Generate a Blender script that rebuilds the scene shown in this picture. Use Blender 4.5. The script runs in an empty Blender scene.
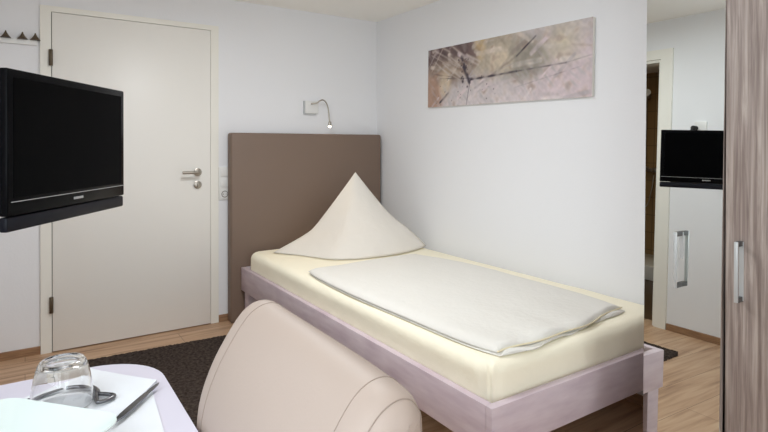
import bpy, bmesh, math, random
from mathutils import Vector, Matrix, noise as mnoise
random.seed(7)
S = bpy.context.scene
C = S.collection
PI = math.pi

# ------------------------------------------------------------------ camera
cam = bpy.data.cameras.new('camera'); cob = bpy.data.objects.new('camera', cam); C.objects.link(cob)
YAW, PITCH, ROLL, EYE = 0.5881, 0.0059, 0.0013, 1.2144
_c, _s = math.cos(YAW), math.sin(YAW)
_r = Vector((_c, -_s, 0)); _f = Vector((_s, _c, 0)); _u = Vector((0, 0, 1))
f2 = _f*math.cos(PITCH) - _u*math.sin(PITCH); u2 = _u*math.cos(PITCH) + _f*math.sin(PITCH)
r3 = _r*math.cos(ROLL) + u2*math.sin(ROLL); u3 = u2*math.cos(ROLL) - _r*math.sin(ROLL)
cob.matrix_world = Matrix(((r3.x, u3.x, -f2.x, 0), (r3.y, u3.y, -f2.y, 0), (r3.z, u3.z, -f2.z, EYE), (0, 0, 0, 1)))
cam.sensor_width = 36; cam.lens = 539.168/768*36; cam.shift_y = -(216-148.185)/768; cam.clip_start = 0.02
S.camera = cob

# ------------------------------------------------------------------ world, daylight, exposure
w = bpy.data.worlds.new('world'); S.world = w; w.use_nodes = True
bg = w.node_tree.nodes['Background']; bg.inputs[0].default_value = (0.85, 0.92, 1.0, 1); bg.inputs[1].default_value = 0.6
def area(name, loc, rot, sx, sy, power, col):
    l = bpy.data.lights.new(name, 'AREA'); l.shape = 'RECTANGLE'; l.size = sx; l.size_y = sy; l.energy = power; l.color = col
    o = bpy.data.objects.new(name, l); C.objects.link(o); o.location = loc; o.rotation_euler = rot
    return o
# added daylight panels: unseen side window (left wall), unseen balcony door (behind the camera)
area('added_side_window_light', (-0.325, 0.52, 1.46), (0, -PI/2, 0), 1.05, 1.05, 10.5, (0.86, 0.95, 1.0))
area('added_side_window_light', (-0.325, -0.86, 1.46), (0, -PI/2, 0), 1.05, 1.15, 14, (0.86, 0.95, 1.0))
area('added_balcony_light', (1.05, -2.12, 1.15), (PI/2, 0, 0), 1.30, 1.90, 17, (0.86, 0.95, 1.0))
def disc(name, loc, size, power, col):
    l = bpy.data.lights.new(name, 'AREA'); l.shape = 'DISK'; l.size = size; l.energy = power; l.color = col
    o = bpy.data.objects.new(name, l); C.objects.link(o); o.location = loc
disc('added_ceiling_light', (0.82, 2.10, 2.160), 0.42, 18.5, (0.955, 0.98, 1.0))  # added overhead light to brighten the bedroom, no ceiling lamp in view
disc('added_bathroom_light', (-1.5, 3.0, 2.20), 0.3, 4, (1.0, 0.85, 0.62))  # added warm light to brighten the bathroom, its lamp is unseen
S.view_settings.view_transform = 'Standard'; S.view_settings.look = 'None'
S.view_settings.exposure = 0.16; S.view_settings.gamma = 1.0; S.view_settings.use_curve_mapping = False
S.cycles.max_bounces = 12; S.cycles.diffuse_bounces = 8; S.cycles.glossy_bounces = 8; S.cycles.transmission_bounces = 12
S.cycles.use_denoising = True
S.cycles.sample_clamp_indirect = 6.0

# ------------------------------------------------------------------ materials
def srgb(r, g, b):
    def k(v):
        v /= 255.0
        return v/12.92 if v <= 0.04045 else ((v+0.055)/1.055)**2.4
    return (k(r), k(g), k(b), 1)
def mat(name, col, rough=0.6, metal=0.0, spec=0.5, **kw):
    m = bpy.data.materials.new(name); m.use_nodes = True
    b = m.node_tree.nodes['Principled BSDF']
    b.inputs['Base Color'].default_value = col; b.inputs['Roughness'].default_value = rough
    b.inputs['Metallic'].default_value = metal; b.inputs['Specular IOR Level'].default_value = spec
    for k, v in kw.items(): b.inputs[k].default_value = v
    return m
def nd(m, t, **kw):
    n = m.node_tree.nodes.new(t)
    for k, v in kw.items(): setattr(n, k, v)
    return n
def lk(m, a, b): m.node_tree.links.new(a, b)
def bsdf(m): return m.node_tree.nodes['Principled BSDF']
def coords(m, scale=(1, 1, 1)):
    t = nd(m, 'ShaderNodeTexCoord'); p = nd(m, 'ShaderNodeMapping'); p.inputs['Scale'].default_value = scale
    lk(m, t.outputs['Object'], p.inputs['Vector']); return p.outputs['Vector']
def add_bump(m, scale, strength, dist, vec=None, detail=3):
    n = nd(m, 'ShaderNodeTexNoise'); n.inputs['Scale'].default_value = scale; n.inputs['Detail'].default_value = detail
    lk(m, vec or coords(m), n.inputs['Vector'])
    b = nd(m, 'ShaderNodeBump'); b.inputs['Strength'].default_value = strength; b.inputs['Distance'].default_value = dist
    lk(m, n.outputs['Fac'], b.inputs['Height']); lk(m, b.outputs['Normal'], bsdf(m).inputs['Normal'])
    return n
def mottle(m, c1, c2, scale, detail=4, sc=(1, 1, 1), lo=0.3, hi=0.7):
    n = nd(m, 'ShaderNodeTexNoise'); n.inputs['Scale'].default_value = scale; n.inputs['Detail'].default_value = detail
    lk(m, coords(m, sc), n.inputs['Vector'])
    r = nd(m, 'ShaderNodeValToRGB'); r.color_ramp.elements[0].position = lo; r.color_ramp.elements[1].position = hi
    r.color_ramp.elements[0].color = c1; r.color_ramp.elements[1].color = c2
    lk(m, n.outputs['Fac'], r.inputs['Fac']); lk(m, r.outputs['Color'], bsdf(m).inputs['Base Color'])
    return r

M = {}
M['wall'] = mat('wall_paint', srgb(236, 237, 240), 0.9, spec=0.2); add_bump(M['wall'], 90, 0.12, 0.004)
M['ceiling'] = mat('ceiling_paint', srgb(247, 245, 240), 0.95, spec=0.1)
M['door'] = mat('door_lacquer', srgb(238, 236, 231), 0.4)
M['casing'] = mat('casing_lacquer', srgb(238, 236, 228), 0.4)
M['steel'] = mat('brushed_steel', srgb(175, 168, 158), 0.32, 1.0)
M['chrome'] = mat('polished_steel', srgb(215, 215, 215), 0.08, 1.0)
M['alu'] = mat('aluminium', srgb(196, 199, 200), 0.45, 0.4)
M['alu_dark'] = mat('grey_anodised', srgb(92, 92, 92), 0.45, 0.5)
M['bronze'] = mat('dark_bronze', srgb(96, 84, 68), 0.4, 0.6)
M['white_plastic'] = mat('white_plastic', srgb(232, 232, 230), 0.35)
M['cream_plastic'] = mat('cream_plastic', srgb(226, 222, 212), 0.4)
M['dark'] = mat('dark_gap', srgb(30, 28, 27), 0.7)
M['black_gloss'] = mat('black_gloss', srgb(8, 8, 10), 0.25, spec=0.06)
M['screen'] = mat('black_screen', srgb(4, 4, 5), 0.30, spec=0.02)
M['navy_plastic'] = mat('black_plastic', srgb(14, 15, 24), 0.45, spec=0.2)
M['silver'] = mat('silver_print', srgb(190, 190, 190), 0.4, 0.5)
M['headboard'] = mat('taupe_leather', srgb(124, 105, 92), 0.55); add_bump(M['headboard'], 260, 0.12, 0.002)
M['cream_leather'] = mat('cream_leather', srgb(173, 156, 145), 0.55); add_bump(M['cream_leather'], 220, 0.10, 0.0015)
M['stitch'] = mat('leather_stitching', srgb(158, 142, 131), 0.7)
M['sheet'] = mat('cream_cotton', srgb(252, 246, 225), 0.9, spec=0.1); add_bump(M['sheet'], 9, 0.35, 0.02, detail=5)
M['linen'] = mat('ivory_linen', srgb(231, 229, 223), 0.9, spec=0.1); add_bump(M['linen'], 38, 0.5, 0.008, detail=5)
M['pillowcase'] = mat('pillowcase_linen', srgb(232, 227, 219), 0.9, spec=0.1); add_bump(M['pillowcase'], 16, 0.5, 0.012, detail=5)
M['hem'] = mat('cream_piping', srgb(232, 222, 192), 0.9)
M['table'] = mat('white_table_laminate', srgb(208, 204, 218), 0.3)
M['porcelain'] = mat('white_porcelain', srgb(209, 218, 215), 0.12)
M['paper'] = mat('white_paper_napkin', srgb(224, 227, 232), 0.85)
M['cutlery'] = mat('stainless_cutlery', srgb(118, 118, 122), 0.22, 1.0)
M['glass'] = mat('clear_glass', (1, 1, 1, 1), 0.0, 0.0, 0.5); bsdf(M['glass']).inputs['Transmission Weight'].default_value = 1; bsdf(M['glass']).inputs['IOR'].default_value = 1.5
M['mirror'] = mat('mirror_silver', (0.80, 0.83, 0.81, 1), 0.0, 1.0)
M['lilac'] = mat('lilac_washed_wood', srgb(200, 184, 192), 0.55)
mottle(M['lilac'], srgb(192, 174, 184), srgb(212, 198, 204), 5, 6, (1.2, 1.2, 6))
M['lilac_edge'] = mat('pale_washed_edge', srgb(226, 212, 214), 0.55)
M['rug'] = mat('dark_taupe_pile', srgb(66, 57, 52), 1.0, spec=0.0); mottle(M['rug'], srgb(44, 38, 36), srgb(84, 74, 68), 60, 5)
M['tile'] = mat('tan_tile', srgb(150, 122, 84), 0.35)
M['bath_floor'] = mat('brown_floor_tile', srgb(84, 64, 42), 0.4)
M['ceramic'] = mat('sanitary_ceramic', srgb(225, 222, 216), 0.15)
M['lamp_glow'] = mat('led_glow', (1, 0.9, 0.7, 1)); bsdf(M['lamp_glow']).inputs['Emission Color'].default_value = (1, 0.86, 0.6, 1); bsdf(M['lamp_glow']).inputs['Emission Strength'].default_value = 7
M['skirt'] = mat('oak_skirting', srgb(150, 116, 86), 0.5); mottle(M['skirt'], srgb(132, 100, 74), srgb(164, 128, 96), 6, 4, (2, 2, 30))

def wood_floor():
    m = mat('laminate_floor', srgb(170, 140, 112), 0.42)
    v = coords(m)
    br = nd(m, 'ShaderNodeTexBrick'); br.offset = 0.37; br.inputs['Scale'].default_value = 1.0
    br.inputs['Brick Width'].default_value = 1.3; br.inputs['Row Height'].default_value = 0.19; br.inputs['Mortar Size'].default_value = 0.0012
    br.inputs['Mortar'].default_value = srgb(92, 70, 54)
    br.inputs['Color1'].default_value = (0.35, 0.35, 0.35, 1); br.inputs['Color2'].default_value = (0.65, 0.65, 0.65, 1)
    lk(m, v, br.inputs['Vector'])
    n = nd(m, 'ShaderNodeTexNoise'); n.inputs['Scale'].default_value = 3.2; n.inputs['Detail'].default_value = 7; n.inputs['Distortion'].default_value = 0.6
    lk(m, coords(m, (0.7, 9, 1)), n.inputs['Vector'])
    mx = nd(m, 'ShaderNodeMath', operation='MULTIPLY_ADD'); mx.inputs[1].default_value = 0.35
    lk(m, br.outputs['Color'], mx.inputs[0]); lk(m, n.outputs['Fac'], mx.inputs[2])
    r = nd(m, 'ShaderNodeValToRGB'); e = r.color_ramp.elements
    e[0].position = 0.42; e[0].color = srgb(146, 112, 86); e[1].position = 0.86; e[1].color = srgb(206, 174, 143)
    k = e.new(0.62); k.color = srgb(186, 151, 120)
    lk(m, mx.outputs[0], r.inputs['Fac'])
    mm = nd(m, 'ShaderNodeMix', data_type='RGBA'); lk(m, br.outputs['Fac'], mm.inputs[0]); lk(m, r.outputs['Color'], mm.inputs[6]); mm.inputs[7].default_value = srgb(104, 80, 62)
    lk(m, mm.outputs[2], bsdf(m).inputs['Base Color'])
    return m
M['floor'] = wood_floor()
def oak_grey():
    m = mat('grey_brown_oak', srgb(160, 142, 132), 0.5)
    n = nd(m, 'ShaderNodeTexNoise'); n.inputs['Scale'].default_value = 4.0; n.inputs['Detail'].default_value = 9; n.inputs['Distortion'].default_value = 0.5; n.inputs['Roughness'].default_value = 0.6
    lk(m, coords(m, (20, 20, 0.8)), n.inputs['Vector'])
    n2 = nd(m, 'ShaderNodeTexNoise'); n2.inputs['Scale'].default_value = 60; n2.inputs['Detail'].default_value = 4
    lk(m, coords(m, (3, 3, 0.05)), n2.inputs['Vector'])
    mx = nd(m, 'ShaderNodeMath', operation='MULTIPLY_ADD'); mx.inputs[1].default_value = 0.35
    lk(m, n2.outputs['Fac'], mx.inputs[0]); lk(m, n.outputs['Fac'], mx.inputs[2])
    r = nd(m, 'ShaderNodeValToRGB'); e = r.color_ramp.elements
    e[0].position = 0.50; e[0].color = srgb(122, 108, 101); e[1].position = 0.84; e[1].color = srgb(176, 164, 156)
    k = e.new(0.64); k.color = srgb(143, 129, 123)
    lk(m, mx.outputs[0], r.inputs['Fac']); lk(m, r.outputs['Color'], bsdf(m).inputs['Base Color'])
    return m
M['oak'] = oak_grey()
def tile():
    m = M['tile']; br = nd(m, 'ShaderNodeTexBrick'); br.offset = 0; br.inputs['Scale'].default_value = 1
    br.inputs['Brick Width'].default_value = 0.3; br.inputs['Row Height'].default_value = 0.2; br.inputs['Mortar Size'].default_value = 0.004
    br.inputs['Color1'].default_value = srgb(150, 122, 82); br.inputs['Color2'].default_value = srgb(142, 114, 76); br.inputs['Mortar'].default_value = srgb(112, 92, 64)
    t = nd(m, 'ShaderNodeTexCoord'); sp = nd(m, 'ShaderNodeSeparateXYZ'); cb = nd(m, 'ShaderNodeCombineXYZ'); ad = nd(m, 'ShaderNodeMath', operation='ADD')
    lk(m, t.outputs['Object'], sp.inputs[0]); lk(m, sp.outputs[0], ad.inputs[0]); lk(m, sp.outputs[1], ad.inputs[1])
    lk(m, ad.outputs[0], cb.inputs[0]); lk(m, sp.outputs[2], cb.inputs[1]); lk(m, cb.outputs[0], br.inputs['Vector'])
    lk(m, br.outputs['Color'], bsdf(m).inputs['Base Color'])
tile()

# ------------------------------------------------------------------ mesh helpers
def box(bm, x0, x1, y0, y1, z0, z1, bev=0.0, seg=2):
    vs = [bm.verts.new((x, y, z)) for x in (x0, x1) for y in (y0, y1) for z in (z0, z1)]
    fs = [(0, 1, 3, 2), (4, 6, 7, 5), (0, 4, 5, 1), (2, 3, 7, 6), (0, 2, 6, 4), (1, 5, 7, 3)]
    faces = [bm.faces.new([vs[i] for i in f]) for f in fs]
    if bev > 0:
        es = list({e for f in faces for e in f.edges})
        bmesh.ops.bevel(bm, geom=es, offset=bev, segments=seg, profile=0.5, affect='EDGES')
def lathe(bm, prof, c, n=48, axis='z'):
    rings = []
    for r, h in prof:
        ring = []
        for i in range(n):
            a = 2*PI*i/n
            if axis == 'z': p = (c[0]+r*math.cos(a), c[1]+r*math.sin(a), c[2]+h)
            elif axis == 'y': p = (c[0]+r*math.cos(a), c[1]+h, c[2]+r*math.sin(a))
            else: p = (c[0]+h, c[1]+r*math.cos(a), c[2]+r*math.sin(a))
            ring.append(bm.verts.new(p))
        rings.append(ring)
    for a, b in zip(rings, rings[1:]):
        for i in range(n): bm.faces.new((a[i], a[(i+1) % n], b[(i+1) % n], b[i]))
    return rings
def lathe_solid(bm, prof, c, n=32, axis='z'):
    r = lathe(bm, prof, c, n, axis); bm.faces.new(r[0]); bm.faces.new(r[-1])
def tube(bm, pts, rad, n=10, closed=False):
    pts = [Vector(p) for p in pts]; rings = []; N = len(pts)
    rr = rad if isinstance(rad, (list, tuple)) else [rad]*N
    up = None
    for i, p in enumerate(pts):
        if closed: t = (pts[(i+1) % N]-pts[i-1]).normalized()
        else: t = (pts[min(i+1, N-1)]-pts[max(i-1, 0)]).normalized()
        if up is None:
            up = Vector((0, 0, 1)) if abs(t.z) < 0.9 else Vector((1, 0, 0))
        a = (up - t*up.dot(t)).normalized(); b = t.cross(a); up = a
        rings.append([bm.verts.new(p + a*rr[i]*math.cos(2*PI*k/n) + b*rr[i]*math.sin(2*PI*k/n)) for k in range(n)])
    for j in range(N if closed else N-1):
        A, B = rings[j], rings[(j+1) % N]
        for k in range(n): bm.faces.new((A[k], A[(k+1) % n], B[(k+1) % n], B[k]))
    if not closed: bm.faces.new(rings[0]); bm.faces.new(rings[-1])
def spline(pts, per=6):
    P = [Vector(p) for p in pts]; out = []
    for i in range(len(P)-1):
        p0 = P[max(i-1, 0)]; p1 = P[i]; p2 = P[i+1]; p3 = P[min(i+2, len(P)-1)]
        for k in range(per):
            t = k/per
            out.append(0.5*((2*p1) + (p2-p0)*t + (2*p0-5*p1+4*p2-p3)*t*t + (3*p1-p0-3*p2+p3)*t**3))
    out.append(P[-1]); return out
def prism(bm, poly, z0, z1, bev=0.0, seg=2):
    a = [bm.verts.new((x, y, z0)) for x, y in poly]; b = [bm.verts.new((x, y, z1)) for x, y in poly]
    n = len(poly); fa = bm.faces.new(a[::-1]); fb = bm.faces.new(b)
    for i in range(n): bm.faces.new((a[i], a[(i+1) % n], b[(i+1) % n], b[i]))
    if bev > 0:
        bmesh.ops.bevel(bm, geom=list(fa.edges)+list(fb.edges), offset=bev, segments=seg, profile=0.5, affect='EDGES')
def rrect(x0, x1, y0, y1, r, n=8):
    out = []
    for cx, cy, a0 in ((x1-r, y1-r, 0), (x0+r, y1-r, PI/2), (x0+r, y0+r, PI), (x1-r, y0+r, 3*PI/2)):
        for k in range(n+1):
            a = a0+PI/2*k/n; out.append((cx+r*math.cos(a), cy+r*math.sin(a)))
    return out
def root_of(o):
    while o.parent: o = o.parent
    return o
def obj(name, bm, m, parent=None, smooth=None, local=False):
    """link bm as one mesh object; coordinates are world ones unless local"""
    if parent is not None and not local:
        bmesh.ops.translate(bm, verts=bm.verts, vec=-Vector(root_of(parent).location))
    bmesh.ops.recalc_face_normals(bm, faces=bm.faces)
    me = bpy.data.meshes.new(name); bm.to_mesh(me); bm.free()
    me.materials.append(m)
    if smooth is not None:
        for p in me.polygons: p.use_smooth = True
        if smooth < 180: me.set_sharp_from_angle(angle=math.radians(smooth))
    o = bpy.data.objects.new(name, me); C.objects.link(o)
    if parent is not None: o.parent = parent
    return o
def tag(o, label, cat, group=None, kind=None):
    if label: o['label'] = label
    if cat: o['category'] = cat
    if group: o['group'] = group
    if kind: o['kind'] = kind
    return o
def thing(name, label, cat, loc=(0, 0, 0), rz=0.0, group=None):
    o = bpy.data.objects.new(name, None); C.objects.link(o); o.location = loc; o.rotation_euler = (0, 0, rz)
    return tag(o, label, cat, group)
def struct(name, bm, m, label, cat, smooth=None):
    return tag(obj(name, bm, m, smooth=smooth), label, cat, kind='structure')
def nb(): return bmesh.new()
def boxes(name, m, parent, *bs, bev=0.0, smooth=None, local=False):
    bm = nb()
    for b in bs: box(bm, *b, bev=bev)
    return obj(name, bm, m, parent, smooth=(30 if bev and smooth is None else smooth), local=local)

# ------------------------------------------------------------------ room shell
XL, XR, YB, YF, ZC = -0.3453, 2.4003, 3.7068, -2.20, 2.2193
DY0, DY1, DZ = 2.150, 2.960, 1.935          # bathroom doorway in the left wall
WY0, WY1, WZ0, WZ1 = -1.50, 1.10, 0.86, 2.04
bm = nb(); box(bm, XL-0.12, XR+0.12, YF-0.12, YB+0.12, -0.06, 0.0)
struct('floor', bm, M['floor'], 'oak coloured laminate floor of the bedroom', 'floor')
bm = nb(); box(bm, XL-0.12, XR+0.12, YF-0.12, YB+0.12, ZC, ZC+0.08)
struct('ceiling', bm, M['ceiling'], 'plain off-white bedroom ceiling', 'ceiling')
bm = nb(); box(bm, XL, XR, YB, YB+0.12, 0, ZC)
struct('wall_back', bm, M['wall'], 'white wall with the door and the headboard', 'wall')
bm = nb(); box(bm, XR, XR+0.12, YF-0.12, YB+0.12, 0, ZC)
struct('wall_right', bm, M['wall'], 'white wall beside the bed with the painting', 'wall')
bm = nb(); xa, xb = XL-0.12, XL
for y0, y1, z0, z1 in ((YF-0.12, WY0, 0, ZC), (WY0, WY1, 0, WZ0), (WY0, WY1, WZ1, ZC), (WY1, DY0, 0, ZC), (DY0, DY1, DZ, ZC), (DY1, YB+0.12, 0, ZC)):
    box(bm, xa, xb, y0, y1, z0, z1)
struct('wall_left', bm, M['wall'], 'white wall with the bathroom doorway seen in the mirror', 'wall')
BX0, BX1 = 0.40, 1.70
bm = nb()
for x0, x1, z0, z1 in ((XL, BX0, 0, ZC), (BX0, BX1, 2.1, ZC), (BX1, XR, 0, ZC)): box(bm, x0, x1, YF-0.12, YF, z0, z1)
struct('wall_front', bm, M['wall'], 'white wall with the added balcony door behind the camera', 'wall')

# added window and balcony door, out of view, put in for the lighting
def framed(name, label, along, a0, a1, z0, z1, pos, mull):
    r = tag(bpy.data.objects.new(name, None), label, 'window', kind='structure'); C.objects.link(r)
    bm = nb(); g = nb(); t = 0.06
    def b(bmx, u0, u1, v0, v1, d0, d1):
        if along == 'y': box(bmx, pos+d0, pos+d1, u0, u1, v0, v1)
        else: box(bmx, u0, u1, pos+d0, pos+d1, v0, v1)
    b(bm, a0, a0+t, z0, z1, -.03, .03); b(bm, a1-t, a1, z0, z1, -.03, .03); b(bm, a0+t, a1-t, z0, z0+t, -.03, .03); b(bm, a0+t, a1-t, z1-t, z1, -.03, .03)
    mid = (a0+a1)/2; b(bm, mid-t/2, mid+t/2, z0+t, z1-t, -.03, .03)
    obj('frame', bm, M['casing'], r)
    b(g, a0+t, mid-t/2, z0+t, z1-t, -.004, .004); b(g, mid+t/2, a1-t, z0+t, z1-t, -.004, .004)
    obj('pane', g, M['glass'], r)
framed('added_window_1', 'added, unseen white window in the left wall beside the camera', 'y', WY0, WY1, WZ0, WZ1, XL-0.07, True)
framed('added_window_2', 'added, unseen white balcony door behind the camera', 'x', BX0, BX1, 0.0, 2.1, YF-0.07, True)

# bathroom behind the left wall, seen through the doorway in the mirror
BXL, BY0, BY1 = -2.55, 1.85, 4.0
bm = nb(); box(bm, BXL-0.1, XL-0.12, BY0-0.1, BY1+0.1, -0.06, 0.0)
struct('floor_bathroom', bm, M['bath_floor'], 'brown floor of the dim bathroom', 'floor')
bm = nb(); box(bm, BXL-0.1, XL-0.12, BY0-0.1, BY1+0.1, 2.25, 2.32)
struct('ceiling_bathroom', bm, M['ceiling'], 'ceiling of the dim bathroom', 'ceiling')
bm = nb(); box(bm, BXL-0.1, BXL, BY0-0.1, BY1+0.1, 0, 2.25)
struct('wall_bathroom_far', bm, M['tile'], 'tan tiled bathroom wall behind the shower', 'wall')
bm = nb(); box(bm, BXL, XL-0.12, BY1, BY1+0.1, 0, 2.25)
struct('wall_bathroom_back', bm, M['tile'], 'tan tiled side wall of the bathroom', 'wall')
bm = nb(); box(bm, BXL, XL-0.12, BY0-0.1, BY0, 0, 2.25)
struct('wall_bathroom_front', bm, M['tile'], 'tan tiled near wall of the bathroom', 'wall')

# added flush ceiling lamps, out of view, put in to light the rooms
for nm, lab, x, y, z, r in (('added_ceiling_lamp', 'added, unseen flush round ceiling lamp over the bedroom floor', 0.82, 2.10, ZC, 0.23), ('added_ceiling_lamp', 'added, unseen small flush ceiling lamp in the bathroom', -1.5, 3.0, 2.25, 0.17)):
    t = thing(nm, lab, 'lamp', (x, y, z))
    bm = nb(); lathe_solid(bm, [(r, 0), (r, -0.035), (r-0.012, -0.04)], (x, y, z), 40); obj('lamp_body', bm, M['casing'], t, smooth=40)
    bm = nb(); lathe_solid(bm, [(r-0.015, -0.04), (r-0.03, -0.047)], (x, y, z), 40); obj('diffuser', bm, M['white_plastic'], t, smooth=40)

# baseboards
def base(name, label, *bs):
    bm = nb()
    for b in bs: box(bm, *b)
    struct(name, bm, M['skirt'], label, 'baseboard')
base('baseboard_back', 'oak baseboard under the white door wall', (XL, 0.0745, YB-0.014, YB, 0, 0.045), (1.104, XR, YB-0.014, YB, 0, 0.045))
base('baseboard_right', 'oak baseboard running behind the bed', (XR-0.014, XR, YF, YB-0.014, 0, 0.045))
base('baseboard_left', 'oak baseboard along the left wall below the television', (XL, XL+0.014, YF, DY0-0.09, 0, 0.045), (XL, XL+0.014, DY1+0.09, YB-0.014, 0, 0.045))

# room door (back wall)
d = thing('door_1', 'white flush room door with steel lever in a white casing', 'door', (0.59, YB, 0)); d['kind'] = 'structure'
bm = nb(); y0, y1 = YB-0.018, YB
box(bm, 0.0756, 0.131, y0, y1, 0, 2.0218); box(bm, 1.050, 1.1025, y0, y1, 0, 2.0218); box(bm, 0.131, 1.050, y0, y1, 1.989, 2.0218)
obj('casing', bm, M['casing'], d)
boxes('leaf', M['door'], d, (0.1345, 1.0465, YB-0.024, YB-0.002, 0.006, 1.985), bev=0.0015)
boxes('door_gap', M['dark'], d, (0.131, 1.05, YB-0.002, YB-0.0005, 0.0, 1.989))
for z in (0.28, 1.72):
    bm = nb(); lathe_solid(bm, [(0.009, -0.047), (0.0105, -0.045), (0.0105, 0.045), (0.009, 0.047)], (0.128, YB-0.030, z), 16)
    obj('hinge', bm, M['bronze'], d, smooth=40)
h = nb(); lathe_solid(h, [(0.024, 0), (0.026, -0.003), (0.026, -0.009), (0.022, -0.011)], (0.960, YB-0.024, 1.032), 32, 'y')
ho = obj('handle_rosette', h, M['steel'], d, smooth=40)
h = nb(); tube(h, spline([(0.960, YB-0.034, 1.032), (0.960, YB-0.066, 1.032), (0.948, YB-0.078, 1.032), (0.925, YB-0.080, 1.032), (0.852, YB-0.080, 1.032)], 5), 0.0095, 14)
obj('lever', h, M['steel'], ho, smooth=60)
h = nb(); lathe_solid(h, [(0.024, 0), (0.026, -0.003), (0.026, -0.008), (0.022, -0.010)], (0.960, YB-0.024, 0.948), 32, 'y')
lo = obj('lock_rosette', h, M['steel'], d, smooth=40)
boxes('thumb_turn', M['steel'], lo, (0.9555, 0.9645, YB-0.046, YB-0.034, 0.930, 0.966), bev=0.002)

# bathroom doorway casing (left wall)
d = thing('door_2', 'white bathroom door casing seen in the mirror', 'door', (XL, (DY0+DY1)/2, 0)); d['kind'] = 'structure'
bm = nb(); x0, x1 = XL-0.12, XL+0.018
box(bm, XL, x1, DY0-0.085, DY0, 0, DZ+0.07); box(bm, XL, x1, DY1, DY1+0.085, 0, DZ+0.07); box(bm, XL, x1, DY0, DY1, DZ, DZ+0.07)
obj('casing', bm, M['casing'], d)
bm = nb(); box(bm, x0-0.01, XL, DY0, DY0+0.02, 0, DZ-0.02); box(bm, x0-0.01, XL, DY1-0.02, DY1, 0, DZ-0.02); box(bm, x0-0.01, XL, DY0, DY1, DZ-0.02, DZ)
obj('jamb', bm, M['casing'], d)

# shower seen through the doorway
t = thing('shower_tray', 'white shower tray on the bathroom floor seen in the mirror', 'shower tray', (-2.15, 3.35, 0))
bm = nb(); box(bm, -2.55, -1.82, 2.95, 4.0, 0.0, 0.15, bev=0.015)
obj('tray_rim', bm, M['ceramic'], t, smooth=40)
t = thing('shower_rail', 'chrome shower riser rail with hand shower on the tan tiles, seen in the mirror', 'shower', (-2.5, 3.50, 1.1))
bm = nb(); tube(bm, [(-2.49, 3.52, 1.12), (-2.49, 3.52, 2.0)], 0.011, 12); obj('rail', bm, M['steel'], t, smooth=50)
for z in (1.14, 1.97):
    bm = nb(); lathe_solid(bm, [(0.02, 0), (0.02, 0.06)], (-2.55, 3.52, z), 16, 'x'); obj('bracket', bm, M['steel'], t, smooth=40)
bm = nb(); tube(bm, spline([(-2.46, 3.52, 1.80), (-2.44, 3.50, 1.93), (-2.41, 3.47, 2.0), (-2.37, 3.45, 2.0)], 5), [0.012]*11+[0.02, 0.03, 0.036, 0.04, 0.04], 14); obj('hand_shower', bm, M['steel'], t, smooth=50)
bm = nb(); tube(bm, spline([(-2.46, 3.52, 1.80), (-2.45, 3.54, 1.3), (-2.44, 3.52, 0.75), (-2.46, 3.46, 0.72), (-2.47, 3.42, 0.9), (-2.49, 3.41, 1.06)], 6), 0.007, 10); obj('hose', bm, M['steel'], t, smooth=60)
bm = nb(); lathe_solid(bm, [(0.028, 0), (0.028, 0.05), (0.02, 0.06), (0.02, 0.10)], (-2.55, 3.42, 1.12), 20, 'x'); box(bm, -2.53, -2.48, 3.34, 3.50, 1.10, 1.14, bev=0.008)
obj('mixer', bm, M['steel'], t, smooth=40)

# ------------------------------------------------------------------ wardrobe
MX, MZ, TILT = 1.744, 1.0, 0.0221
wd = thing('wardrobe', 'tall grey-brown oak wardrobe with a mirror door at the foot of the bed', 'wardrobe', (2.08, 0.65, 0))
FX = 1.767      # carcass front
boxes('carcass', M['oak'], wd, (FX, 2.37, 0.262, 0.280, 0, 2.12), (FX, 2.37, 1.005, 1.023, 0, 2.12), (FX, 2.37, 0.280, 1.005, 2.10, 2.12), (FX, 2.37, 0.280, 1.005, 0.05, 0.07),
      (2.352, 2.37, 0.280, 1.005, 0.07, 2.10), (FX+0.035, 2.35, 0.768, 0.786, 0.07, 2.10))
boxes('plinth', M['oak'], wd, (FX+0.02, FX+0.038, 0.280, 1.005, 0, 0.05))
def tilt_box(bm, d0, d1, y0, y1, z0, z1):
    """a slab leaning back by TILT; d = depth behind the mirror face"""
    k = math.tan(TILT); vs = []
    for dd in (d0, d1):
        for y in (y0, y1):
            for z in (z0, z1): vs.append(bm.verts.new((MX + dd + k*(z-MZ), y + (0.007*(z-MZ) if y > 0.9 else 0), z)))
    for f in ((0, 1, 3, 2), (4, 6, 7, 5), (0, 4, 5, 1), (2, 3, 7, 6), (0, 2, 6, 4), (1, 5, 7, 3)): bm.faces.new([vs[i] for i in f])
bm = nb(); tilt_box(bm, 0.0005, 0.018, 0.781, 1.025, 0.05, 2.10)
md = obj('mirror_door', bm, M['oak'], wd); md['label'] = 'narrow mirrored wardrobe door'
bm = nb(); tilt_box(bm, 0.0, 0.004, 0.7825, 1.025, 0.052, 2.098); obj('mirror', bm, M['mirror'], md)
boxes('wood_door', M['oak'], wd, (MX, MX+0.019, 0.262, 0.7735, 0.05, 2.11), bev=0.0012)
def handle(parent, y, z, x, dp):
    bm = nb(); hh = 0.088
    box(bm, x-dp, x-dp+0.006, y-0.005, y+0.005, z-hh, z+hh, bev=0.001)
    o = obj('handle', bm, M['alu'], parent, smooth=30)
    for z0 in (z+hh-0.014, z-hh):
        bm = nb(); box(bm, x-dp+0.006, x+0.0005, y-0.005, y+0.005, z0, z0+0.014)
        p = obj('handle_foot', bm, M['alu_dark'], parent); p['label'] = 'dark grey handle end'; p.parent = o
    bm = nb(); box(bm, x-0.002, x+0.0005, y-0.007, y+0.005, z-hh+0.002, z+hh-0.002)
    obj('back_plate', bm, M['alu'], o)
wdoor = [o for o in wd.children if o.name.startswith('wood_door')][0]
handle(md, 0.903, 0.853, MX+math.tan(TILT)*(0.853-MZ)+0.002, 0.040)
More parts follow.
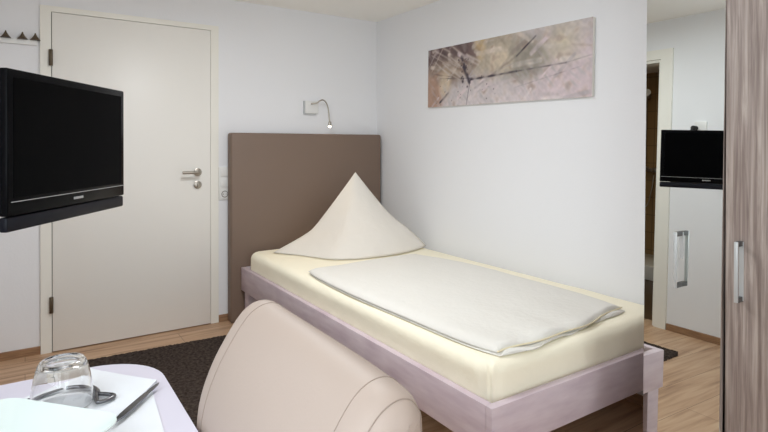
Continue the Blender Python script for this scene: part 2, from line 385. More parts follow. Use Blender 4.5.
handle(wdoor, 0.731, 0.847, MX, 0.034)

# ------------------------------------------------------------------ bed
BL, BR, BF, BH, BT, BB = 1.229, 2.396, 1.2257, 3.600, 0.3785, 0.2246
bed = thing('bed', 'single bed with lilac-washed wooden frame standing along the white wall', 'bed', (1.8, 2.4, 0))
boxes('side_rail', M['lilac'], bed, (BL, BL+0.030, BF+0.030, BH, BB, BT), bev=0.002)
boxes('side_rail', M['lilac'], bed, (BR-0.018, BR, BF+0.030, BH, BB, BT), bev=0.002)
boxes('footboard', M['lilac'], bed, (BL, BR, BF, BF+0.030, BB, BT), bev=0.002)
boxes('head_rail', M['lilac'], bed, (BL+0.030, BR-0.018, BH-0.028, BH, BB, BT), bev=0.002)
for x, y in ((BL+0.018, BF+0.008), (BR-0.098, BF+0.008), (BL+0.018, BH-0.098), (BR-0.098, BH-0.098)):
    boxes('leg', M['lilac'], bed, (x, x+0.08, y, y+0.08, 0, BB), bev=0.003)
boxes('slat_base', M['skirt'], bed, *[(BL+0.03, BR-0.03, BF+0.06+i*0.125, BF+0.12+i*0.125, BB+0.012, BB+0.028) for i in range(18)])

hbd = thing('headboard', 'tall taupe leather headboard against the white wall', 'headboard', (1.763, YB-0.05, 0))
bm = nb(); box(bm, 1.1634, 2.378, 3.6073, YB-0.0150, 0.0, 1.297, bev=0.014, seg=4)
obj('padded_panel', bm, M['headboard'], hbd, smooth=40)

# mattress in a fitted sheet
def soft_box(x0, x1, y0, y1, z0, z1, R, r, amp, sc):
    """mattress slab: R = plan corner radius, r = top edge radius"""
    bm = nb(); box(bm, x0, x1, y0, y1, z0, z1)
    near = [0.003, 0.008, 0.014, 0.021, 0.029, 0.038, 0.05, 0.065, 0.085]
    for axis, lo, hi in ((0, x0, x1), (1, y0, y1), (2, z0, z1)):
        if axis == 2: cuts = [hi-q for q in near[:7]] + [lo+(hi-r-lo)*k/5 for k in range(1, 5)]
        else: cuts = [lo+q for q in near] + [hi-q for q in near] + [lo+0.085+(hi-lo-0.17)*k/24 for k in range(1, 24)]
        for cc in cuts:
            pc = [0, 0, 0]; no = [0, 0, 0]; pc[axis] = cc; no[axis] = 1
            bmesh.ops.bisect_plane(bm, geom=bm.verts[:]+bm.edges[:]+bm.faces[:], plane_co=pc, plane_no=no, dist=1e-6)
    for v in bm.verts:
        p = v.co.copy()
        cx, cy = min(max(p.x, x0+R), x1-R), min(max(p.y, y0+R), y1-R); dx, dy = p.x-cx, p.y-cy
        m = max(abs(dx), abs(dy)); L = math.hypot(dx, dy)
        if L > 1e-9: dx, dy = dx*m/L, dy*m/L
        a_ = r-(R-m); b_ = p.z-(z1-r)
        if a_ > 0 and b_ > 0:
            k = max(a_, b_)/math.hypot(a_, b_); na, nb_ = a_*k, b_*k
            q = math.hypot(dx, dy)
            if q > 1e-9: f = (q-(a_-na))/q; dx, dy = dx*f, dy*f
            p.z = z1-r+nb_
        v.co = Vector((cx+dx, cy+dy, p.z))
        if p.z > z0+0.05:
            v.co.z += mnoise.noise(Vector((p.x*sc, p.y*sc, p.z*sc*2)))*amp
            wv = mnoise.noise(Vector((p.x*9, p.y*9, p.z*5)))*0.0035; q = math.hypot(dx, dy)
            if q > R*0.6: v.co.x += dx/q*wv; v.co.y += dy/q*wv
    return bm
bm = soft_box(BL+0.034, BR-0.022, BF+0.044, BH-0.034, BB+0.03, 0.4895, 0.075, 0.045, 0.003, 5)
# gathered sheet folds at the near foot corner
for v in bm.verts:
    dx = v.co.x-(BL+0.034); dy = v.co.y-(BF+0.044); r = math.hypot(dx, dy)
    if r < 0.22 and v.co.z > 0.36: v.co += Vector((-dx, -dy, 0))*0.10*math.sin(14*math.atan2(dy+0.01, dx+0.01))*(1-r/0.22)
mt = obj('mattress', bm, M['sheet'], smooth=180)
tag(mt, 'mattress in a cream fitted sheet lying in the bed frame', 'mattress')

# folded duvet
dv = thing('duvet', 'folded ivory duvet lying flat on the cream mattress', 'duvet', (1.75, 2.05, 0.49))
def duvet_layer(z0, th, grow, seed, dx=0, dy=0):
    # side outlines left/right as functions of t (foot to head)
    L = [(1.345, 1.310), (1.316, 1.47), (1.302, 1.83), (1.290, 2.22), (1.300, 2.58), (1.322, 2.745)]
    R = [(2.165, 1.380), (2.182, 1.47), (2.200, 1.68), (2.200, 2.0), (2.195, 2.375), (2.09, 2.800)]
    Ls = spline([(x-grow, y, 0) for x, y in L], 10); Rs = spline([(x+grow, y, 0) for x, y in R], 10)
    nu, nv = 44, len(Ls)-1; bm = nb(); top = []; bot = []
    for j in range(nv+1):
        rt = []; rb = []
        for i in range(nu+1):
            u = i/nu; v = j/nv; p = Ls[j].lerp(Rs[j], u); p.x += dx; p.y += dy
            foot = (1-v)**6
            p.y += foot*(0.006*math.sin(u*17+seed)+0.007*math.sin(u*7.3+2*seed) - 0.022*math.sin(PI*u))
            e = min(u, 1-u)*0.86; g = min(v, 1-v)*1.45
            k = 1 - max(0, 1-e/0.06)**2.4; q = 1 - max(0, 1-g/0.07)**2.4
            hgt = th*(0.16+0.84*k*q)
            n = mnoise.noise(Vector((p.x*4+seed, p.y*4, 0)))*0.005 + mnoise.noise(Vector((p.x*11, p.y*14+seed, 2)))*0.0022
            rt.append(bm.verts.new((p.x, p.y, z0+hgt+n*k*q+0.006*foot*math.sin(u*23)*k))); rb.append(bm.verts.new((p.x, p.y, z0)))
        top.append(rt); bot.append(rb)
    for j in range(nv):
        for i in range(nu):
            bm.faces.new((top[j][i], top[j][i+1], top[j+1][i+1], top[j+1][i])); bm.faces.new((bot[j][i], bot[j+1][i], bot[j+1][i+1], bot[j][i+1]))
    for j in range(nv):
        bm.faces.new((top[j][0], top[j+1][0], bot[j+1][0], bot[j][0])); bm.faces.new((top[j][nu], bot[j][nu], bot[j+1][nu], top[j+1][nu]))
    for i in range(nu):
        bm.faces.new((top[0][i], bot[0][i], bot[0][i+1], top[0][i+1])); bm.faces.new((top[nv][i], top[nv][i+1], bot[nv][i+1], bot[nv][i]))
    return bm, [v.co.copy() for v in bot[0]]
bm, foot_line = duvet_layer(0.4950, 0.009, 0.001, 1.7, 0.0, -0.010)
ul = obj('lower_fold', bm, M['linen'], dv, smooth=70)
bm, fl2 = duvet_layer(0.5040, 0.020, 0.0, 0.4)
obj('upper_fold', bm, M['linen'], dv, smooth=70)
bm = nb(); tube(bm, [p+Vector((0, -0.004, 0.004)) for p in fl2], 0.003, 8); obj('hem_piping', bm, M['hem'], dv, smooth=60)

# pyramid pillow
EDL = [(1.374, 3.394, .500), (1.44, 3.38, .533), (1.509, 3.37, .565), (1.58, 3.36, .60), (1.652, 3.35, .647), (1.764, 3.34, .772), (1.88, 3.33, .91), (1.974, 3.33, 1.020)]
EDR = [(2.348, 2.985, .510), (2.308, 3.03, .57), (2.255, 3.08, .631), (2.202, 3.13, .683), (2.149, 3.18, .745), (2.071, 3.26, .87), (1.974, 3.33, 1.020)]
BAS = [(1.374, 3.394, .496), (1.469, 3.26, .494), (1.538, 3.13, .494), (1.615, 3.00, .494), (1.785, 2.925, .494), (2.024, 2.915, .494), (2.214, 2.945, .496), (2.348, 2.985, .506)]
def resample(P, n):
    P = spline(P, 12); d = [0]
    for a, b in zip(P, P[1:]): d.append(d[-1]+(b-a).length)
    out = []; k = 0
    for i in range(n+1):
        s = d[-1]*i/n
        while k < len(d)-2 and d[k+1] < s: k += 1
        out.append(P[k].lerp(P[k+1], (s-d[k])/max(1e-9, d[k+1]-d[k])))
    return out
NU, NV = 40, 36
eL, eR, eB = resample(EDL, NV), resample(EDR, NV), resample(BAS, NU)
bm = nb(); F = []; B = []
for j in range(NV):
    v = j/NV; rf = []; rb = []
    for i in range(NU+1):
        u = i/NU
        # Coons-type blend of the three border curves
        side = eL[j].lerp(eR[j], u); chord0 = eL[0].lerp(eR[0], u)
        p = side + (eB[i]-chord0)*(1-v)**1.6
        bul = math.sin(PI*u)**0.8*math.sin(PI*min(1, v*0.9+0.1))*0.085*(1-v)**0.5
        p += Vector((-0.25, -0.9, 0.10))*bul
        wr = mnoise.noise(Vector((p.x*7, p.y*7, p.z*7)))*0.010 + mnoise.noise(Vector((p.x*16, p.y*16, p.z*9)))*0.004
        if 0 < i < NU and j > 0: p += Vector((-0.3, -0.9, 0.2))*wr*math.sin(PI*u)
        rf.append(bm.verts.new(p))
        if i in (0, NU): rb.append(rf[-1])
        else:
            q = side.copy(); back = math.sin(PI*u)**0.7*0.17*(1-v)**0.6
            q += Vector((0.30, 0.88, 0.0))*back; q.y = min(q.y, 3.600); q.x = min(q.x, 2.385)
            q.z = max(q.z, 0.4945) if j else 0.4945
            rb.append(bm.verts.new(q))
    F.append(rf); B.append(rb)
ap = bm.verts.new(EDL[-1])
for R_ in (F, B):
    for j in range(NV-1):
        for i in range(NU): bm.faces.new((R_[j][i], R_[j][i+1], R_[j+1][i+1], R_[j+1][i]))
    for i in range(NU): bm.faces.new((R_[-1][i], R_[-1][i+1], ap))
for i in range(NU):
    vs = [F[0][i], F[0][i+1]] + [x for x in (B[0][i+1], B[0][i]) if x not in (F[0][i], F[0][i+1])]
    if len(vs) > 2: bm.faces.new(vs)
pl = obj('pillow', bm, M['pillowcase'], smooth=180)
tag(pl, 'white pillow set up in a pointed pyramid at the head of the bed', 'pillow')

# ------------------------------------------------------------------ reading lamp
lamp = thing('reading_lamp', 'small chrome gooseneck reading lamp on the wall above the headboard', 'lamp', (1.80, YB, 1.50))
boxes('wall_plate', M['white_plastic'], lamp, (1.748, 1.856, YB-0.028, YB, 1.452, 1.545), bev=0.004)
boxes('plate_rim', M['alu'], lamp, (1.742, 1.750, YB-0.020, YB, 1.446, 1.545), (1.750, 1.840, YB-0.020, YB, 1.445, 1.453))
NK = [(1.795, 3.684, 1.523), (1.800, 3.672, 1.524), (1.832, 3.66, 1.531), (1.854, 3.65, 1.547), (1.869, 3.63, 1.552), (1.883, 3.61, 1.533), (1.890, 3.59, 1.491), (1.893, 3.58, 1.431), (1.895, 3.575, 1.388)]
bm = nb(); tube(bm, spline(NK, 6), 0.0050, 10); obj('gooseneck', bm, M['steel'], lamp, smooth=60)
bm = nb(); lathe_solid(bm, [(0.006, 0.034), (0.010, 0.030), (0.0125, 0.018), (0.0135, 0.0)], (1.8965, 3.5745, 1.356), 24); hd = obj('lamp_head', bm, M['steel'], lamp, smooth=50)
bm = nb(); lathe_solid(bm, [(0.0115, 0.0), (0.010, -0.007), (0.005, -0.012)], (1.8965, 3.5745, 1.356), 24); obj('bulb', bm, M['lamp_glow'], hd, smooth=60)
sl = bpy.data.lights.new('reading_lamp_light', 'SPOT'); sl.energy = 5.0; sl.color = (1, 0.72, 0.38); sl.spot_size = math.radians(75); sl.spot_blend = 0.8; sl.shadow_soft_size = 0.012
so = bpy.data.objects.new('reading_lamp_light', sl); C.objects.link(so); so.parent = lamp
so.location = Vector((1.8965, 3.5745, 1.335)) - Vector(lamp.location)
so.rotation_euler = (Vector((1.62, 3.08, 0.55))-Vector((1.8965, 3.5745, 1.335))).to_track_quat('-Z', 'Y').to_euler()

# switch and socket strip
sw = thing('light_switch', 'white triple switch and socket strip between door and headboard', 'switch', (1.147, YB, 0.95))
boxes('frame', M['white_plastic'], sw, (1.107, 1.187, YB-0.009, YB, 0.835, 1.062), bev=0.003)
for z in (1.024, 0.952): boxes('rocker', M['white_plastic'], sw, (1.119, 1.175, YB-0.014, YB-0.008, z-0.028, z+0.028), bev=0.002)
bm = nb(); box(bm, 1.119, 1.175, YB-0.011, YB-0.008, 0.847, 0.903); sk = obj('socket', bm, M['white_plastic'], sw)
bm = nb(); lathe(bm, [(0.023, -0.0115), (0.021, -0.0135), (0.019, -0.0115)], (1.147, YB, 0.875), 28, 'y')
for dx in (-0.0095, 0.0095): lathe_solid(bm, [(0.003, -0.0112), (0.003, -0.0122)], (1.147+dx, YB, 0.875), 10, 'y')
obj('socket_holes', bm, M['bronze'], sk, smooth=40)

# coat rack
cr = thing('coat_rack', 'short wall rail with dark coat hooks left of the white door', 'coat rack', (-0.1, YB, 1.8))
boxes('rail', M['white_plastic'], cr, (-0.335, 0.062, YB-0.022, YB, 1.784, 1.812), bev=0.002)
for x in (0.053, -0.008, -0.086, -0.156, -0.226, -0.296):
    bm = nb(); lathe_solid(bm, [(0.026, 0.0), (0.019, 0.009), (0.011, 0.020), (0.005, 0.031), (0.003, 0.040)], (x, YB-0.024, 1.8125), 20); obj('hook', bm, M['bronze'], cr, smooth=50)

# ------------------------------------------------------------------ painting
def painting():
    y0, y1, z0, z1 = 1.680, 3.0085, 1.470, 1.871
    t = thing('painting', 'long abstract canvas in grey, beige and pale pink on the white wall', 'painting', (XR, (y0+y1)/2, z0)); t.rotation_euler = (0.0150, 0, 0)
    boxes('stretcher', M['casing'], t, (XR-0.020, XR-0.0005, y0+0.001, y1-0.001, z0+0.001, z1-0.001))
    nu, nv = 270, 84
    bm = nb(); cl = bm.loops.layers.float_color.new('paint')
    grid = [[bm.verts.new((XR-0.0215, y1-(y1-y0)*i/nu, z0+(z1-z0)*j/nv)) for i in range(nu+1)] for j in range(nv+1)]
    rnd = random.Random(3)
    def N(x, y, s, k=0): return mnoise.noise(Vector((x*s*3.3, y*s, k)))
    def mixc(a, b, f): f = max(0, min(1, f)); return [a[i]+(b[i]-a[i])*f for i in range(3)]
    def seg(x, y, a, b, wd):
        ax, ay, bx, by = a[0]*3.3, a[1], b[0]*3.3, b[1]; px, py = x*3.3, y
        tt = max(0, min(1, ((px-ax)*(bx-ax)+(py-ay)*(by-ay))/((bx-ax)**2+(by-ay)**2)))
        return max(0, 1-math.hypot(px-ax-tt*(bx-ax), py-ay-tt*(by-ay))/wd)
    def blob(x, y, cx, cy, rx, ry): return max(0, 1-math.hypot((x-cx)/rx, (y-cy)/ry))
    pale = [((rnd.uniform(0.0, .28), rnd.uniform(0, .1)), None) for _ in range(0)]
    lines = []
    for _ in range(16):
        a = (rnd.uniform(-.02, .30), rnd.uniform(-.05, .45)); ang = rnd.choice((-0.9, -0.7, 0.6, 0.45)); L = rnd.uniform(.2, .55)
        lines.append((a, (a[0]+L*math.cos(ang)/3.3, a[1]+L*math.sin(ang)), rnd.uniform(.012, .03)))
    darks = [((.725, .10), (.62, .34), .020, .8), ((.62, .34), (.36, .74), .030, .22), ((.33, .60), (.62, .56), .024, .95), ((.62, .56), (.88, .53), .016, .6), ((.10, .93), (.165, .78), .028, .95), ((.10, .52), (.34, .58), .014, .5), ((.265, .22), (.29, .42), .05, .6), ((.28, .38), (.32, .64), .045, .85), ((.325, .62), (.30, 1.0), .012, .7), ((.88, .53), (1.0, .47), .012, .25), ((.60, .80), (.95, .60), .012, .2), ((.03, .42), (.2, .52), .014, .3)]
    spots = [(rnd.gauss(.28, .02), rnd.uniform(.2, .72), rnd.uniform(.008, .03)) for _ in range(26)] + [(rnd.uniform(.05, .5), rnd.uniform(.55, .98), rnd.uniform(.006, .016)) for _ in range(22)]
    strokes = []
    for _ in range(70):
        a = (rnd.uniform(.0, 1), rnd.uniform(-.05, 1.05)); ang = rnd.choice((-0.75, -0.6, 0.5, -0.15, 0.1))+rnd.uniform(-.15, .15); L = rnd.uniform(.12, .5)
        tone = rnd.choice(((216, 208, 202), (168, 160, 156), (146, 134, 128), (212, 200, 190), (188, 172, 164), (206, 192, 196))) if a[1] < .6 else rnd.choice(((222, 212, 212), (196, 184, 188), (178, 170, 174), (214, 198, 202)))
        strokes.append((a, (a[0]+L*math.cos(ang)/3.3, a[1]+L*math.sin(ang)), rnd.uniform(.015, .06), tone, rnd.uniform(.35, .8)))
    def colour(x, y):
        n1 = N(x, y, 3, 1); n2 = N(x, y, 8, 2); n3 = N(x, y, 20, 3)
        n4 = mnoise.noise(Vector(((x*3.3+y)*3, (x*3.3-y)*14, 5)))
        c = [198, 190, 190]
        c = mixc(c, [214, 204, 206], (y-.45)*1.6+n1*.5)
        c = mixc(c, [212, 196, 200], blob(x, y, .95, .75, .4, .8)*1.4)
        c = mixc(c, [182, 170, 155], blob(x, y, .45, .15, .25, .6)*2+n2*.3)
        c = mixc(c, [154, 148, 138], (blob(x, y, .66, .40, .2, .42)*2.2+n4*.6-.2))
        c = mixc(c, [206, 192, 172], blob(x, y, .53, .36, .10, .3)*1.4+n2*.3)
        c = mixc(c, [204, 178, 138], blob(x, y, .39, .08, .05, .3)*1.4)
        c = mixc(c, [200, 190, 172], blob(x, y, .86, .25, .12, .4)*1.1)
        c = mixc(c, [108, 92, 92], blob(x, y, .16, .16, .27, .6)*2.6+n2*.8-.2)
        c = mixc(c, [150, 132, 118], blob(x, y, .16, .42, .22, .3)*1.5)
        c = mixc(c, [176, 146, 130], blob(x, y, .02, .80, .13, .5)*2.2+n2*.3)
        c = mixc(c, [206, 188, 166], blob(x, y, .14, .62, .06, .3)*1.8)
        c = mixc(c, [172, 168, 172], max(0, n4)*.8*(y > .5))
        for a, b, wd, tone, q in strokes:
            if abs(x-a[0]) < .25: c = mixc(c, tone, min(1, seg(x, y, a, b, wd)*2)*q*(.7+n2*.8))
        for a, b, wd in lines: c = mixc(c, [196, 184, 176], seg(x, y, a, b, wd)*.75)
        for a, b, wd, s in darks: c = mixc(c, [70, 64, 72], seg(x, y, a, b, wd)*1.5*s*(.6+n2*.9))
        for sx, sy, sr in spots:
            if abs(x-sx) < .03 and abs(y-sy) < .06: c = mixc(c, [74, 66, 74], (1-math.hypot((x-sx)*3.3, y-sy)/sr)*1.2)
        k = 1+n3*.045+n2*.07+n4*.07
        return [max(0, min(255, v*k)) for v in c]
    cache = [[srgb(*colour(i/nu, 1-j/nv)) for i in range(nu+1)] for j in range(nv+1)]
    for j in range(nv):
        for i in range(nu):
            q = ((j, i), (j, i+1), (j+1, i+1), (j+1, i)); f = bm.faces.new([grid[a][b] for a, b in q])
            for l, (a, b) in zip(f.loops, q): l[cl] = cache[a][b]
    m = mat('painted_canvas', (0.5, 0.5, 0.5, 1), 0.7, spec=0.2)
    at = nd(m, 'ShaderNodeVertexColor'); at.layer_name = 'paint'; lk(m, at.outputs['Color'], bsdf(m).inputs['Base Color'])
    obj('canvas', bm, m, t)
painting()

# ------------------------------------------------------------------ television on its swivel arm
tv = thing('television', 'black flat-screen television on a swivel arm at the left', 'television', (0.1095, 1.598, 1.027), math.atan2(0.83, 0.557))
W2, HH = 0.2545, 0.350
bm = nb(); box(bm, -W2, W2, -0.002, 0.018, 0.034, HH, bev=0.004); obj('bezel', bm, M['black_gloss'], tv, smooth=30, local=True)
boxes('screen', M['screen'], tv, (-W2+0.020, W2-0.020, -0.0032, -0.001, 0.072, HH-0.018), local=True)
boxes('bezel_line', M['silver'], tv, (-W2+0.012, W2-0.004, -0.0034, -0.001, 0.0635, 0.0648), local=True)
bm = nb(); box(bm, -W2+0.002, W2, 0.000, 0.020, 0.0, 0.032, bev=0.005); obj('speaker_strip', bm, M['navy_plastic'], tv, smooth=30, local=True)
bm = nb(); box(bm, -W2+0.05, W2-0.05, 0.018, 0.060, 0.03, HH-0.03, bev=0.015); obj('rear_housing', bm, M['navy_plastic'], tv, smooth=30, local=True)
bm = nb()
for k in range(7):      # the little silver maker's mark, too small to read
    x = -0.012+k*0.0062; box(bm, x, x+0.0042, -0.0036, -0.001, 0.0475, 0.0535)
lg = obj('logo', bm, M['silver'], tv, local=True); lg['label'] = 'small silver logo'
arm = thing('wall_bracket', 'black swivel wall bracket carrying the television', 'wall bracket', (XL, 1.80, 1.25))
boxes('wall_plate', M['navy_plastic'], arm, (XL, XL+0.012, 1.77, 1.83, 1.15, 1.33), bev=0.002)
bm = nb(); tube(bm, [(XL+0.012, 1.80, 1.25), (-0.16, 1.80, 1.25), (-0.02, 1.72, 1.25), (0.048, 1.6395, 1.25)], 0.014, 12); obj('arm', bm, M['navy_plastic'], arm, smooth=40)
sk = thing('aerial_socket', 'small white aerial socket on the wall above the television, seen in the mirror', 'socket', (XL, 1.90, 1.43))
boxes('plate', M['white_plastic'], sk, (XL, XL+0.010, 1.825, 1.905, 1.39, 1.47), bev=0.002)
bm = nb(); lathe_solid(bm, [(0.016, 0.01), (0.016, 0.05), (0.010, 0.058)], (XL, 1.895, 1.425), 18, 'x'); tube(bm, spline([(XL+0.055, 1.895, 1.425), (XL+0.085, 1.89, 1.40), (XL+0.10, 1.87, 1.33), (XL+0.15, 1.80, 1.29)], 5), 0.005, 8)
o = obj('aerial_plug', bm, M['dark'], sk, smooth=40); o['label'] = 'black aerial plug and cable'

# ------------------------------------------------------------------ rug
def rug():
    bm = nb(); cx, cy, hw, hl, ang = 0.575, 2.56, 0.455, 0.845, -0.045
    nx, ny = 100, 180; V = {}
    R = 0.06
    for i in range(nx+1):
        for j in range(ny+1):
            x = -hw+2*hw*i/nx; y = -hl+2*hl*j/ny
            ex, ey = abs(x)-(hw-R), abs(y)-(hl-R)
            if ex > 0 and ey > 0 and math.hypot(ex, ey) > R:
                s = R/math.hypot(ex, ey); x = math.copysign(hw-R+ex*s, x); y = math.copysign(hl-R+ey*s, y)
            e = min(1, min(hw-abs(x), hl-abs(y))/0.012); j1, j2 = random.uniform(-.003, .003), random.uniform(-.003, .003)
            h = 0.004+max(0, e)*(0.010+random.uniform(0, 0.006))
            X, Y = x+j1, y+j2
            V[i, j] = bm.verts.new((cx+X*math.cos(ang)-Y*math.sin(ang), cy+X*math.sin(ang)+Y*math.cos(ang), h))
    for i in range(nx):
        for j in range(ny): bm.faces.new((V[i, j], V[i+1, j], V[i+1, j+1], V[i, j+1]))
    ext = bmesh.ops.extrude_face_region(bm, geom=[e for e in bm.edges if e.is_boundary])
    for v in ext['geom']:
        if isinstance(v, bmesh.types.BMVert): v.co.z = 0.0005
    o = obj('rug', bm, M['rug'], smooth=50)
    tag(o, 'dark taupe shaggy rug on the laminate floor beside the bed', 'rug')
rug()

# ------------------------------------------------------------------ table and what stands on it
TZ = 0.740
tb = thing('table', 'small white table with rounded corners beside the cream chair', 'table', (-0.05, 0.72, 0))
bm = nb(); prism(bm, rrect(-0.335, 0.238, 0.13, 1.300, 0.13, 12), TZ-0.028, TZ, 0.005, 3); obj('tabletop', bm, M['table'], tb, smooth=40)
for x in (-0.27, 0.165):
    for y in (0.22, 1.20):
        bm = nb(); lathe_solid(bm, [(0.020, 0), (0.022, 0.01), (0.022, TZ-0.030)], (x, y, 0), 20); obj('leg', bm, M['alu'], tb, smooth=40)
# napkins
def sheet(name, poly, z, th, label, amp=0.0):
    bm = nb(); prism(bm, poly, z, z+th)
    o = obj(name, bm, M['paper'])
    return tag(o, label, 'napkin')
sheet('paper_napkin', [(0.175, 0.86), (0.1895, 0.925), (0.205, 1.13), (0.190, 1.14), (-0.02, 1.16), (-0.14, 0.98), (-0.10, 0.85)], TZ+0.0006, 0.0012, 'white paper napkin lying flat at the table edge, under the plate')
def folded():
    # crossed folded napkin: a soft quad with a slightly raised corner
    q = [(-0.035, 1.165), (0.106, 1.294), (0.216, 1.128), (0.110, 1.005)]
    nu, nv = 24, 24; bm = nb(); T = []; Bv = []
    for j in range(nv+1):
        a = []; b = []
        for i in range(nu+1):
            u, v = i/nu, j/nv
            x = (1-v)*((1-u)*q[0][0]+u*q[1][0])+v*((1-u)*q[3][0]+u*q[2][0]); y = (1-v)*((1-u)*q[0][1]+u*q[1][1])+v*((1-u)*q[3][1]+u*q[2][1])
            z = TZ+0.0052+0.0010*math.sin(u*9+v*4)+0.016*max(0, u-0.55)*max(0, v-0.3)+(0.0012 if u+0.6*v > 1.15 else 0)
            a.append(bm.verts.new((x, y, z))); b.append(bm.verts.new((x, y, TZ+0.0021)))
        T.append(a); Bv.append(b)
    for j in range(nv):
        for i in range(nu):
            bm.faces.new((T[j][i], T[j][i+1], T[j+1][i+1], T[j+1][i])); bm.faces.new((Bv[j][i], Bv[j+1][i], Bv[j+1][i+1], Bv[j][i+1]))
    for k in range(nu):
        bm.faces.new((T[0][k], Bv[0][k], Bv[0][k+1], T[0][k+1])); bm.faces.new((T[nv][k], T[nv][k+1], Bv[nv][k+1], Bv[nv][k]))
    for k in range(nv):
        bm.faces.new((T[k][0], T[k+1][0], Bv[k+1][0], Bv[k][0])); bm.faces.new((T[k][nu], Bv[k][nu], Bv[k+1][nu], T[k+1][nu]))
    tag(obj('folded_napkin', bm, M['paper'], smooth=50), 'folded white napkin with a pointed corner under the upturned glass', 'napkin')
folded()
# plate
def plate():
    c = Vector((-0.044, 0.940)); rot = math.radians(-49); bm = nb()
    prof = [(0.55, 0.004), (0.62, 0.0045), (0.66, 0.008), (0.80, 0.022), (0.97, 0.0385), (1.0, 0.0410), (1.003, 0.0395), (0.97, 0.0355), (0.80, 0.019), (0.66, 0.003), (0.62, 0.0), (0.3, 0.0)]
    ol = rrect(-0.127, 0.127, -0.127, 0.127, 0.040, 10); rings = []
    for s, h in [(0.0001, 0.004), (0.3, 0.004)] + prof:
        rings.append([bm.verts.new((c.x+s*(x*math.cos(rot)-y*math.sin(rot)), c.y+s*(x*math.sin(rot)+y*math.cos(rot)), TZ+0.0073+h)) for x, y in ol])
    n = len(ol)
    for a, b in zip(rings, rings[1:]):
        for i in range(n): bm.faces.new((a[i], a[(i+1) % n], b[(i+1) % n], b[i]))
    bm.faces.new(rings[-1])
    tag(obj('plate', bm, M['porcelain'], smooth=50), 'square white porcelain plate with rounded corners at the table edge', 'plate')
plate()
# upturned tumbler
bm = nb()
ZG = TZ+0.0085; H = 0.080
out = [(0.0500, 0.0), (0.0497, 0.012), (0.0482, 0.030), (0.0450, 0.050), (0.0410, 0.066), (0.0382, 0.0745), (0.035, 0.079), (0.029, 0.080), (0.024, 0.0785), (0.0001, 0.0780)]
inn = [(0.0001, 0.0725), (0.028, 0.0722), (0.0345, 0.069), (0.0385, 0.063), (0.0430, 0.049), (0.0464, 0.030), (0.0480, 0.012), (0.0484, 0.0)]
rg = lathe(bm, out+inn, (0.0555, 1.124, ZG), 56)
for i in range(56): bm.faces.new((rg[-1][i], rg[-1][(i+1) % 56], rg[0][(i+1) % 56], rg[0][i]))
bmesh.ops.remove_doubles(bm, verts=bm.verts, dist=0.0003)
tag(obj('drinking_glass', bm, M['glass'], smooth=60), 'clear glass tumbler standing upside down on the white napkin', 'glass')
# knife
def blade(bm, path, widths, th, z):
    P = [Vector((x, y, 0)) for x, y in path]; L = []; R_ = []
    for i, p in enumerate(P):
        t = (P[min(i+1, len(P)-1)]-P[max(i-1, 0)]).normalized(); n = Vector((-t.y, t.x, 0)); L.append(p+n*widths[i]); R_.append(p-n*widths[i])
    pol = [(v.x, v.y) for v in L] + [(v.x, v.y) for v in R_[::-1]]
    prism(bm, pol, z, z+th, th*0.3, 1)
kn = thing('table_knife', 'steel table knife lying across the napkins beside the plate', 'knife', (0.16, 1.06, TZ+0.008))
bm = nb(); blade(bm, [(0.125, 1.000), (0.140, 1.018), (0.160, 1.043), (0.178, 1.066), (0.190, 1.082)], [0.003, 0.0055, 0.006, 0.005, 0.004], 0.004, TZ+0.008); obj('knife_handle', bm, M['cutlery'], kn, smooth=40)
bm = nb(); blade(bm, [(0.190, 1.082), (0.200, 1.095), (0.212, 1.110), (0.217, 1.116)], [0.004, 0.0042, 0.003, 0.001], 0.0018, TZ+0.009); obj('blade', bm, M['cutlery'], kn)
# fork under / behind the glass
fk = thing('fork', 'steel fork lying on the napkin left of the upturned glass', 'fork', (0.0, 1.17, TZ+0.008))
bm = nb(); blade(bm, [(-0.055, 1.120), (-0.012, 1.160), (0.030, 1.188), (0.060, 1.200)], [0.0075, 0.0065, 0.0045, 0.0035], 0.0028, TZ+0.0082); obj('fork_handle', bm, M['cutlery'], fk, smooth=40)
# bottle opener with triangular loop
op = thing('bottle_opener', 'small steel utensil with curved shaft and triangular loop lying right of the upturned glass', 'utensil', (0.12, 1.11, TZ+0.008))
bm = nb(); z = TZ+0.0115
tube(bm, spline([(0.111, 1.128, z), (0.128, 1.113, z), (0.136, 1.104, z), (0.135, 1.096, z), (0.126, 1.090, z), (0.112, 1.088, z), (0.108, 1.092, z), (0.109, 1.115, z), (0.111, 1.128, z)], 4)[:-1], 0.0038, 8, True)
lp = obj('triangular_loop', bm, M['cutlery'], op, smooth=60)
bm = nb(); tube(bm, spline([(0.066, 1.192, z), (0.088, 1.184, z), (0.105, 1.165, z), (0.113, 1.142, z), (0.112, 1.126, z)], 5), 0.0042, 8); obj('shaft', bm, M['cutlery'], op, smooth=60)

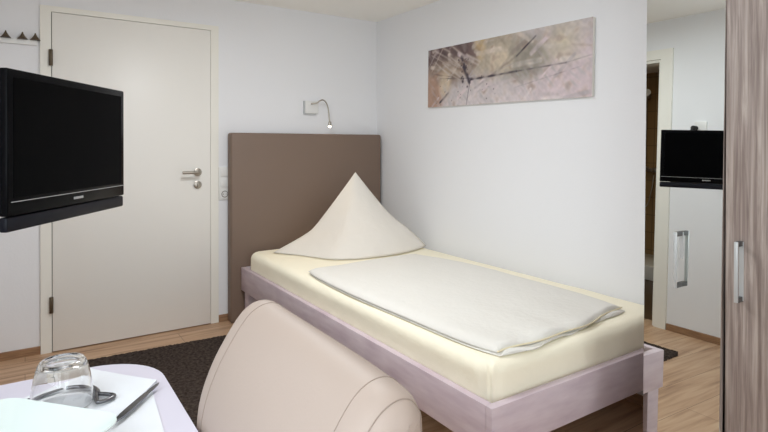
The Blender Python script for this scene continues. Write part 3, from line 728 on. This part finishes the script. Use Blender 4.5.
# ------------------------------------------------------------------ chair
ch = thing('dining_chair', 'cream leather dining chair pushed up to the white table', 'chair', (0.15, 0.70, 0))
PROF = [(.268, .40), (.252, .50), (.246, .62), (.246, .72), (.254, .775), (.274, .828), (.300, .873), (.325, .907), (.346, .923), (.367, .928), (.386, .923), (.399, .908), (.405, .885), (.404, .80), (.398, .65), (.392, .50), (.386, .40)]
YC, HWD = 0.7275, 0.2435
pr = spline([(x, 0, z) for x, z in PROF], 4)
cen = Vector((0.33, 0, 0.68))
def back_pt(k, y, off=0.0):
    """point k of the profile at position y along the back"""
    s = (y-YC)/HWD; p = pr[k].copy()
    e = HWD-abs(y-YC); r = 0.045 if y < YC else 0.032
    if e < r:
        ins = r-math.sqrt(max(0, r*r-(r-e)**2))
        n0 = (pr[min(k+1, len(pr)-1)]-pr[max(k-1, 0)]).normalized(); nn = Vector((-n0.z, 0, n0.x))
        q = 0.85 if y < YC else 0.28; p -= nn*ins*q if nn.dot(p-cen) > 0 else -nn*ins*q
    if off:
        n0 = (pr[min(k+1, len(pr)-1)]-pr[max(k-1, 0)]).normalized(); nn = Vector((-n0.z, 0, n0.x))
        if nn.dot(p-cen) < 0: nn = -nn
        p += nn*off
    p.x -= 0.012*abs(s)**3 if y < YC else 0.0
    p.y = y
    return p
ys = [YC-HWD+HWD*2*t for t in (0, .004, .012, .025, .045, .07, .1, .15, .22, .3, .4, .5, .6, .7, .78, .85, .9, .93, .955, .975, .988, .996, 1)]
bm = nb(); rings = [[bm.verts.new(back_pt(k, y)) for k in range(len(pr))] for y in ys]
for a, b in zip(rings, rings[1:]):
    n = len(a)
    for i in range(n): bm.faces.new((a[i], a[(i+1) % n], b[(i+1) % n], b[i]))
for rg_, yy in ((rings[0], ys[0]-0.0015), (rings[-1], ys[-1]+0.0015)):
    # padded end: strips across the end panel, front to rear
    n = len(rg_); h = n//2
    for i in range(h-1):
        a, b = rg_[i], rg_[i+1]; c_, d_ = rg_[n-1-i-1], rg_[n-1-i]
        vs = []
        for q in (a, b, c_, d_):
            if q not in vs: vs.append(q)
        if len(vs) > 2: bm.faces.new(vs)
    left = [rg_[h-1]] + rg_[h:n-h+1]
    vs = []
    for q in left:
        if q not in vs: vs.append(q)
    if len(vs) > 2: bm.faces.new(vs)
bk = obj('backrest', bm, M['cream_leather'], ch, smooth=50)
for y in (YC-HWD+0.020, YC-HWD+0.070, YC+HWD-0.045):
    bm = nb(); tube(bm, [back_pt(k, y, 0.0004) for k in range(3, len(pr)-3)], 0.0007, 6); obj('seam', bm, M['stitch'], bk, smooth=60)
bm = nb(); box(bm, -0.20, 0.262, YC-0.225, YC+0.225, 0.39, 0.475, bev=0.03, seg=5); obj('seat', bm, M['cream_leather'], ch, smooth=60)
boxes('seat_frame', M['dark'], ch, (-0.17, 0.37, YC-0.20, YC+0.20, 0.365, 0.400), bev=0.004)
for x in (-0.16, 0.325):
    for y in (YC-0.195, YC+0.155): boxes('leg', M['bronze'], ch, (x, x+0.04, y, y+0.04, 0, 0.37), bev=0.003)
